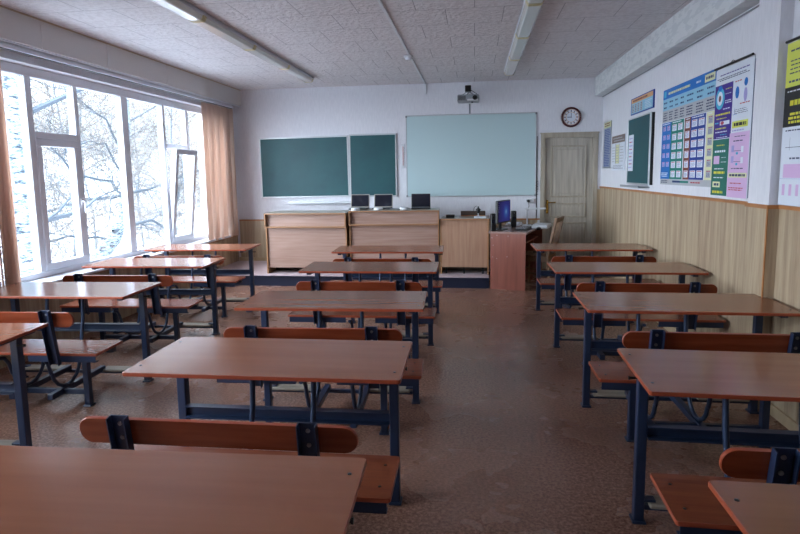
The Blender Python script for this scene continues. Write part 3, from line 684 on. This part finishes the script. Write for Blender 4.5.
# ---------------------------------------------------------------- right wall charts
random.seed(11)
class Chart:
    """flat printed sheet on the right wall: u runs from the far end (left in view) towards the camera, v downwards from the top"""
    def __init__(s, name, yfar, ynear, ztop, zbot, xw, label, cat, th=.004, backing='white', group=None):
        s.W = yfar-ynear; s.Hh = ztop-zbot
        s.root = tag(empty(name, (xw, yfar, ztop)), label, cat, group)
        s.b = MB().box(-th, 0, -s.W, 0, -s.Hh, 0, PC[backing]).build('backing', s.root); s.th = th; s.q = MB(); s.l = 0
    def r(s, u0, u1, v0, v1, c, lev=1):
        d = s.th+.0006*lev; W, Hh = s.W, s.Hh
        s.q.add([(-d, -u0*W, -v0*Hh), (-d, -u1*W, -v0*Hh), (-d, -u1*W, -v1*Hh), (-d, -u0*W, -v1*Hh)], [(0, 3, 2, 1)], PC[c])
    def text(s, u0, u1, v0, v1, c, rows=1, lev=3, fill=.5, word=.012):
        hrow = (v1-v0)/rows
        for k in range(rows):
            u = u0+random.uniform(0, .08)*(u1-u0); end = u1-random.uniform(0, .2)*(u1-u0)
            while u < end:
                wl = min(random.uniform(.6, 2.2)*word/s.W*2, end-u); s.r(u, u+wl, v0+hrow*k+hrow*(1-fill)/2, v0+hrow*(k+1)-hrow*(1-fill)/2, c, lev); u += wl+.008/s.W
    def done(s): return s.q.build('print', s.root)
xw = XR-.002
c = Chart('wall_chart', 6.15, 4.86, 2.375, 1.43, xw, 'large blue classification chart with many small panels on the right wall', 'wall chart', group='charts on the right wall')
c.r(0, 1, 0, .10, 'blue'); c.text(.10, .62, .03, .075, 'cream'); c.text(.66, .76, .035, .07, 'white'); c.r(.81, .97, .02, .085, 'cream', 2); c.text(.83, .95, .03, .075, 'ink', 1, 4)
c.r(0, 1, .10, .22, 'lblue'); c.r(0, 1, .22, .345, 'grey'); c.r(.02, .07, .02, .08, 'cyan', 2)
ux = [0, .13, .25, .36, .48, .66, .83, 1]
for i in range(7):
    c.text(ux[i]+.02, ux[i+1]-.02, .125, .155, 'navy', 1); c.text(ux[i]+.025, ux[i+1]-.025, .175, .205, 'navy', 1); c.text(ux[i]+.02, ux[i+1]-.015, .235, .335, 'ink', 4, fill=.45)
for (u0, u1, col) in ((0, .21, 'blue'), (.21, .47, 'teal'), (.485, .60, 'brown'), (.60, .855, 'dblue'), (.87, .99, 'cream')):
    c.r(u0, u1, .35, .94, col)
    c.text(u0+.02, u1-.02, .355, .375, 'white', 1)
cols = [(.03, .09, 'lilac'), (.12, .185, 'lilac'), (.235, .325, 'white'), (.355, .445, 'white'), (.505, .58, 'white'), (.62, .715, 'white'), (.74, .835, 'white'), (.895, .97, 'grey')]
for j in range(6):
    v0 = .385+j*.094
    for i, (u0, u1, col) in enumerate(cols):
        if i < 2 and j in (5,): continue
        c.r(u0, u1, v0, v0+(.066 if i > 1 else .05), col, 2); c.text(u0+.008, u1-.008, v0+.004, v0+.014, 'red', 1, 3, .7); c.text(u0+.008, u1-.008, v0+.02, v0+(.06 if i > 1 else .046), 'dblue' if i > 1 else 'purple', 4, 3, .35, .007)
c.text(.02, .18, .87, .92, 'white', 3); c.r(0, 1, .94, 1, 'grey'); c.text(.02, .2, .95, .985, 'ink', 2); c.r(.28, .44, .955, .975, 'navy', 2); c.r(.44, .6, .955, .975, 'teal', 2); c.text(.63, .84, .955, .98, 'red', 1)
c.done()
c = Chart('wall_chart', 4.85, 4.235, 2.345, 1.365, XR-.014, 'hanging chart with purple, white, green and pink panels on a dark rod', 'wall chart', th=.004, group='charts on the right wall')
c.text(.12, .9, .045, .06, 'purple', 1); c.text(.05, .95, .072, .098, 'ink', 2)
c.r(0, .5, .125, .545, 'purple'); c.r(.0, .47, .55, .995, 'dgreen'); c.r(.48, .985, .515, 1.0, 'pink', 2)
q = c.q
def ell(u, v, ru, rv, col, lev=2):
    d = c.th+.0006*lev; pts_ = [(-d, -(u+ru*math.cos(a))*c.W, -(v+rv*math.sin(a))*c.Hh) for a in [2*PI*k/16 for k in range(16)]]
    q.add(pts_, [list(range(16))], PC[col])
ell(.15, .23, .13, .085, 'cyan', 2); ell(.15, .23, .08, .055, 'white', 3); ell(.15, .23, .035, .025, 'brown', 4); ell(.15, .15, .06, .02, 'blue', 3)
c.text(.30, .48, .16, .175, 'yellow', 1); c.text(.3, .48, .20, .21, 'white', 1); c.text(.3, .48, .25, .28, 'white', 2); c.text(.25, .48, .31, .325, 'white', 1); c.text(.03, .46, .345, .365, 'yellow', 1, fill=.7); c.text(.05, .4, .38, .395, 'yellow', 1)
c.r(.18, .45, .41, .44, 'white', 2); ell(.25, .425, .05, .014, 'red', 3); c.text(.04, .14, .41, .43, 'cyan', 1); c.text(.05, .4, .455, .475, 'yellow', 1); c.text(.03, .46, .485, .5, 'white', 1); c.text(.2, .45, .51, .52, 'cyan', 1); c.text(.1, .45, .53, .54, 'white', 1)
ell(.62, .22, .05, .045, 'blue'); ell(.83, .16, .045, .03, 'blue'); ell(.83, .25, .045, .05, 'lilac'); c.text(.55, .75, .13, .145, 'red', 1); c.text(.7, .95, .3, .315, 'red', 1); c.text(.55, .92, .34, .38, 'ink', 3, fill=.3); c.r(.58, .585, .33, .38, 'blue', 3); c.r(.53, .64, .378, .381, 'blue', 3)
c.r(.53, .93, .43, .48, 'lemon', 2); c.text(.56, .9, .44, .47, 'black', 1, fill=.8); c.text(.53, .93, .49, .51, 'lilac', 1)
c.text(.1, .4, .59, .605, 'yellow', 1); c.text(.05, .44, .635, .655, 'white', 1, fill=.8); c.r(.05, .22, .68, .745, 'pink', 2); c.text(.27, .42, .69, .70, 'white', 1); c.text(.26, .45, .725, .735, 'white', 1); c.text(.08, .38, .775, .79, 'white', 1); c.text(.04, .42, .80, .825, 'yellow', 1, fill=.8); c.text(.05, .4, .845, .86, 'white', 1)
c.r(.05, .27, .885, .93, 'cream', 2); c.text(.08, .24, .895, .92, 'ink', 1, 4, .8); c.text(.05, .42, .955, .98, 'yellow', 1, fill=.8)
c.text(.6, .9, .54, .55, 'ink', 1, 4); c.text(.57, .88, .57, .585, 'ink', 1, 4)
for vv in (.61, .69):
    c.r(.55, .62, vv, vv+.05, 'lilac', 4); c.r(.8, .86, vv+.01, vv+.055, 'white', 4); c.r(.62, .8, vv+.04, vv+.043, 'ink', 4); ell(.7, vv+.06, .03, .01, 'cyan', 4)
c.text(.56, .9, .775, .79, 'ink', 1, 4); c.r(.5, .97, .815, .85, 'cream', 4); c.text(.53, .95, .822, .843, 'ink', 1, 5, .8); c.text(.55, .9, .885, .90, 'red', 1, 4); c.text(.52, .92, .92, .95, 'red', 2, 4)
c.done()
MB().tube([(-.012, .01, .012), (-.012, -.605, .012)], .009, M['black'], 8).tube([(-.012, -.25, .012), (-.012, -.30, .03), (-.012, -.35, .012)], .003, M['black'], 6).build('hanging_rod', c.root)
b = MB(); b.box(-.003, .003, -.655, -.60, -.975, -.02, PC['navy'], T=RT((0, .03, 0), .0)); b.box(-.008, -.004, -.64, -.61, -.97, -.3, M['black'], T=RT((0, .03, 0), .0))
tag(b.build('old_poster', None, (XR-.008, 4.85, 2.345)), 'dark blue poster edge showing behind the purple and pink chart', 'poster')
c = Chart('wall_chart', 3.79, 3.05, 2.32, 1.352, XR-.03, 'hanging chart with yellow, black and white panels at the right edge', 'wall chart', group='charts on the right wall')
c.r(0, .5, 0, .27, 'lemon'); c.r(.5, 1, 0, .27, 'white'); c.r(0, 1, .27, .515, 'black'); c.text(.05, .5, .04, .06, 'ink', 1); c.text(.05, .4, .1, .2, 'ink', 4, fill=.3); c.text(.05, .5, .225, .25, 'ink', 1)
c.text(.04, .45, .29, .305, 'white', 1); c.text(.06, .45, .35, .39, 'yellow', 1, fill=.8); c.text(.04, .8, .425, .5, 'yellow', 3, fill=.6)
c.text(.04, .45, .53, .545, 'ink', 1); c.r(.06, .5, .64, .643, 'ink'); c.r(.12, .123, .58, .66, 'ink'); c.text(.12, .5, .70, .72, 'ink', 1)
c.r(.05, .6, .745, .83, 'pink'); 
for k in range(8): c.r(.05+.1*k, .09+.1*k, .87, .94, 'pink', 2)
c.r(0, 1, .835, .837, 'lilac', 2)
c.done(); MB().tube([(-.012, .0, .012), (-.012, -.74, .012)], .009, M['black'], 8).build('hanging_rod', c.root)
c = Chart('framed_sign', 7.34, 6.45, 2.44, 2.245, xw, 'small blue-edged landscape sign above the side chalkboard', 'sign', th=.01, backing='dblue')
c.r(.03, .97, .06, .94, 'lblue'); c.r(.03, .97, .06, .32, 'orange', 2); c.text(.1, .9, .12, .26, 'brown', 1, 3, .7, .02)
for k in range(4): c.r(.06+.13*k, .15+.13*k, .38, .9, 'grey', 2); c.text(.07+.13*k, .145+.13*k, .40, .88, 'ink', 5, 3, .4, .01)
c.r(.62, .95, .4, .9, 'lblue', 2); c.text(.64, .93, .42, .88, 'white', 5, 3, .4); c.done()
c = Chart('notice_board', 8.80, 8.34, 2.285, 1.615, xw, 'narrow bluish notice panel nearest the corner on the right wall', 'notice', group='small notices near the door')
c.r(0, 1, 0, 1, 'grey', 0); c.r(.04, .96, .01, .13, 'cream'); c.text(.1, .9, .02, .11, 'brown', 2, 3, .5, .02); c.r(.06, .94, .14, .98, 'slate'); c.text(.1, .9, .16, .96, 'dblue', 22, 3, .45, .02); c.r(.96, 1.0, 0, 1, 'black', 3); c.done()
c = Chart('notice_board', 8.24, 7.56, 2.045, 1.58, xw, 'notice panel with a brown header and white sheets beside the side chalkboard', 'notice', th=.012, group='small notices near the door')
c.r(0, 1, 0, .21, 'taupe'); c.text(.1, .95, .04, .18, 'grey', 2, 3, .4, .02); 
for (u0, u1, cc) in ((.02, .3, 'white'), (.34, .58, 'cream'), (.62, .95, 'white')):
    c.r(u0, u1, .26, .8, cc, 2); c.text(u0+.02, u1-.02, .3, .78, 'grey', 6, 3, .3, .02)
c.r(.31, .335, .24, .8, 'black', 2); c.r(.585, .6, .24, .8, 'black', 2); c.text(.1, .9, .84, .96, 'ink', 3, 3, .25, .02); c.done()
# side chalkboard
sb_ = tag(empty('chalkboard', (XR, 6.43, 1.425), 0), 'small green chalkboard with a dark near edge on the right wall', 'chalkboard')
MB().box(-.03, -.002, -.012, .0, -.01, .77, M['black']).box(-.028, -.002, 0, .90, .0, .755, M['dark_gap']).build('frame', sb_)
q = MB(); q.box(-.040, -.026, .02, .91, .76, .775, M['alu'], bev=.002); q.box(-.040, -.026, .02, .91, -.01, .005, M['alu'], bev=.002); q.box(-.040, -.026, .0, .04, -.01, .775, M['alu'], bev=.002); q.box(-.040, -.026, .895, .91, -.01, .775, M['alu'], bev=.002); q.build('aluminium_edge', sb_)
MB().box(-.035, -.026, .03, .9, .0, .765, M['green']).build('writing_surface', sb_)
MB().box(-.12, -.0, .08, .86, -.045, -.035, M['greyp'], bev=.003).box(-.125, -.115, .08, .86, -.045, -.02, M['greyp']).build('chalk_tray', sb_)
c = Chart('paper_notice', 7.27, 7.06, 2.00, 1.57, XR-.0405, 'white handwritten strip pinned to the small green chalkboard', 'paper', th=.002)
c.text(.1, .9, .05, .95, 'lilac', 9, 3, .3, .03); c.text(.2, .8, .1, .9, 'red', 4, 4, .12, .03); c.done()

# ---------------------------------------------------------------- outside: birches, far trees, building, snow
tag(MB().box(-120, -4.9, -60, 160, -7, -6.5, M['snow']).build('snowy_ground'), 'snow covered ground below the windows', 'ground', kind='structure')
random.seed(21)
def rvec(s=1): return Vector((random.gauss(0, s), random.gauss(0, s), random.gauss(0, s)))
def grow(b, p, d, L, r, depth, n=4, up=.15, mt=None, mt2=None):
    pts = [p.copy()]; rs = [r]; k = 4 if depth > 1 else 3
    for i in range(k):
        d = (d+rvec(.16)+Vector((0, 0, up*.25))).normalized(); p = p+d*L/k; pts.append(p.copy()); rs.append(max(r*(1-.5*(i+1)/k), .0055))
    b.tube(pts, rs, mt if depth > 1 else mt2, 5 if r > .02 else 3, caps=False)
    if depth > 0:
        for c_ in range(n):
            i = random.randint(1, k); dd = (d+rvec(.55)).normalized()
            grow(b, pts[i], dd, L*random.uniform(.5, .75), rs[i]*.6, depth-1, n, up, mt, mt2)
def limb(b, pts, r0, r1, sub=3, depth=2, L=1.0, per=2):
    P = [Vector(p) for p in pts]; n = len(P)
    Q = []
    for i in range(n-1):
        for t in (0, .33, .66): Q.append(P[i].lerp(P[i+1], t)+rvec(.025))
    Q.append(P[-1]); m_ = len(Q)
    R_ = [.6*(r0+(r1-r0)*i/(m_-1)) for i in range(m_)]
    b.tube(Q, R_, M['branch'], 7, caps=False)
    for i in range(1, m_):
        t = (Q[i]-Q[i-1]).normalized()
        for k in range(per):
            grow(b, Q[i], (t+rvec(.6)).normalized(), L*random.uniform(.6, 1.2), min(R_[i]*.4, .02), depth+1, sub, .1, M['branch'], M['twig'])
# near birch by the left edge of the window
t1 = tag(empty('birch_tree', (-7.1, 7.95, -6.5)), 'thick white birch trunk outside the left end of the window', 'tree', 'bare trees outside')
MB().tube([(0, 0, 0), (0, 0, 3.5), (.02, .03, 6.6), (0, .08, 9.3), (.05, .2, 12)], [.36, .32, .27, .22, .15], M['bark'], 20).build('trunk', t1)
b = MB()
for k in range(9):
    a = random.uniform(0, 2*PI); grow(b, Vector((0, .05, 7.2+k*.45)), Vector((math.cos(a)*.8-.3, math.sin(a), .35)).normalized(), 2.0, .05, 3, 3, .1, M['branch'], M['twig'])
b.build('branches', t1)
# leaning birch with long limbs
t2 = tag(empty('birch_tree', (0, 0, 0)), 'leaning birch with long arching limbs outside the middle of the window', 'tree', 'bare trees outside')
def px(pts): return pts
MB().tube([(-10.2, 10.4, -6.5), (-10.1, 11.6, -3.2), (-10, 13.4, -.75), (-10, 14.4, -.1), (-10, 14.9, .6), (-10.1, 15.2, 1.5), (-10.3, 15.8, 3.2), (-10.5, 16.2, 5.5), (-10.7, 16.6, 8)], [.34, .28, .2, .18, .16, .13, .1, .07, .03], M['bark'], 12).build('trunk', t2)
b = MB()
limb(b, [(-9.6, 14.6, .9), (-9.2, 13.2, 1.45), (-8.8, 11.4, 1.7), (-8.6, 10.4, 2.4), (-8.6, 9.7, 1.6)], .07, .015, 3, 2, 1.0, 2)
limb(b, [(-10, 15.0, 1.1), (-10.3, 13.6, 1.0), (-10.4, 12.2, .75), (-10.5, 11.0, .55)], .09, .03, 3, 2, 1.0, 2)
limb(b, [(-10, 14.9, 1.1), (-9.8, 16.4, 1.3), (-9.6, 18, 1.7), (-9.5, 19.2, 1.9)], .08, .02, 3, 2, 1.1, 2)
limb(b, [(-10, 14.2, -.1), (-10.3, 13.0, .1), (-10.4, 12, .05), (-10.4, 10.8, .1)], .06, .03, 3, 2, .9, 2)
limb(b, [(-10, 14.3, .1), (-9.6, 15.6, .3), (-9.4, 16.8, -.4), (-9.4, 18.4, -.6)], .09, .03, 3, 2, 1.0, 2)
limb(b, [(-9.5, 16.4, 0), (-9.4, 16.9, 1.0), (-9.3, 16.6, 1.6)], .06, .03, 3, 2, .9, 3)
limb(b, [(-10.2, 15.4, 2.2), (-9.7, 14, 3.1), (-9.3, 12.3, 3.5), (-9, 10.8, 3.6)], .06, .015, 3, 2, 1.1, 2)
limb(b, [(-10.3, 15.8, 3.2), (-9.8, 17.2, 4.0), (-9.6, 18.6, 4.3)], .05, .015, 3, 2, 1.1, 2)
limb(b, [(-10.2, 15.2, 1.8), (-9.6, 13.7, 2.5), (-9.3, 12.6, 2.5), (-9.1, 11.4, 2.1)], .05, .02, 3, 2, 1.1, 2)
b.build('branches', t2)
for k, (x, y, hh) in enumerate([(-13, 13, 13), (-15, 19, 13), (-14, 25, 13), (-18, 16, 14), (-19, 24, 14), (-17, 32, 14), (-22, 30, 14), (-21, 20, 15), (-26, 28, 15), (-24, 38, 15), (-26, 46, 15), (-18, 42, 14), (-13, 3, 12), (-14, -4, 12), (-12, 9, 12)]):
    t = tag(empty('bare_tree', (x, y, -6.5)), 'bare winter tree in the thicket outside the window', 'tree', 'bare trees outside')
    tr = [Vector((0, 0, 0))]
    for i in range(7): tr.append(tr[-1]+Vector((random.gauss(0, .12), random.gauss(0, .12), hh/7)))
    MB().tube(tr, [.09*(1-i/9) for i in range(8)], M['branch'], 7, caps=False).build('trunk', t)
    b = MB()
    for i in range(2, 8):
        for j in range(5):
            a = random.uniform(0, 2*PI); grow(b, tr[i]-(tr[i]-tr[i-1])*random.random(), Vector((math.cos(a), math.sin(a), .45)).normalized(), random.uniform(2, 3.2), .028, 4, 3, .1, M['twig'], M['twig'])
    b.build('branches', t)
hb = tag(empty('building', (-60, 84, -6.5)), 'pale building far behind the bare trees', 'building')
MB().box(-8, 8, -6, 6, 0, 11, M['building']).build('wall', hb); MB().box(-8.4, 8.4, -6.4, 6.4, 11, 11.6, M['snow']).build('roof', hb)
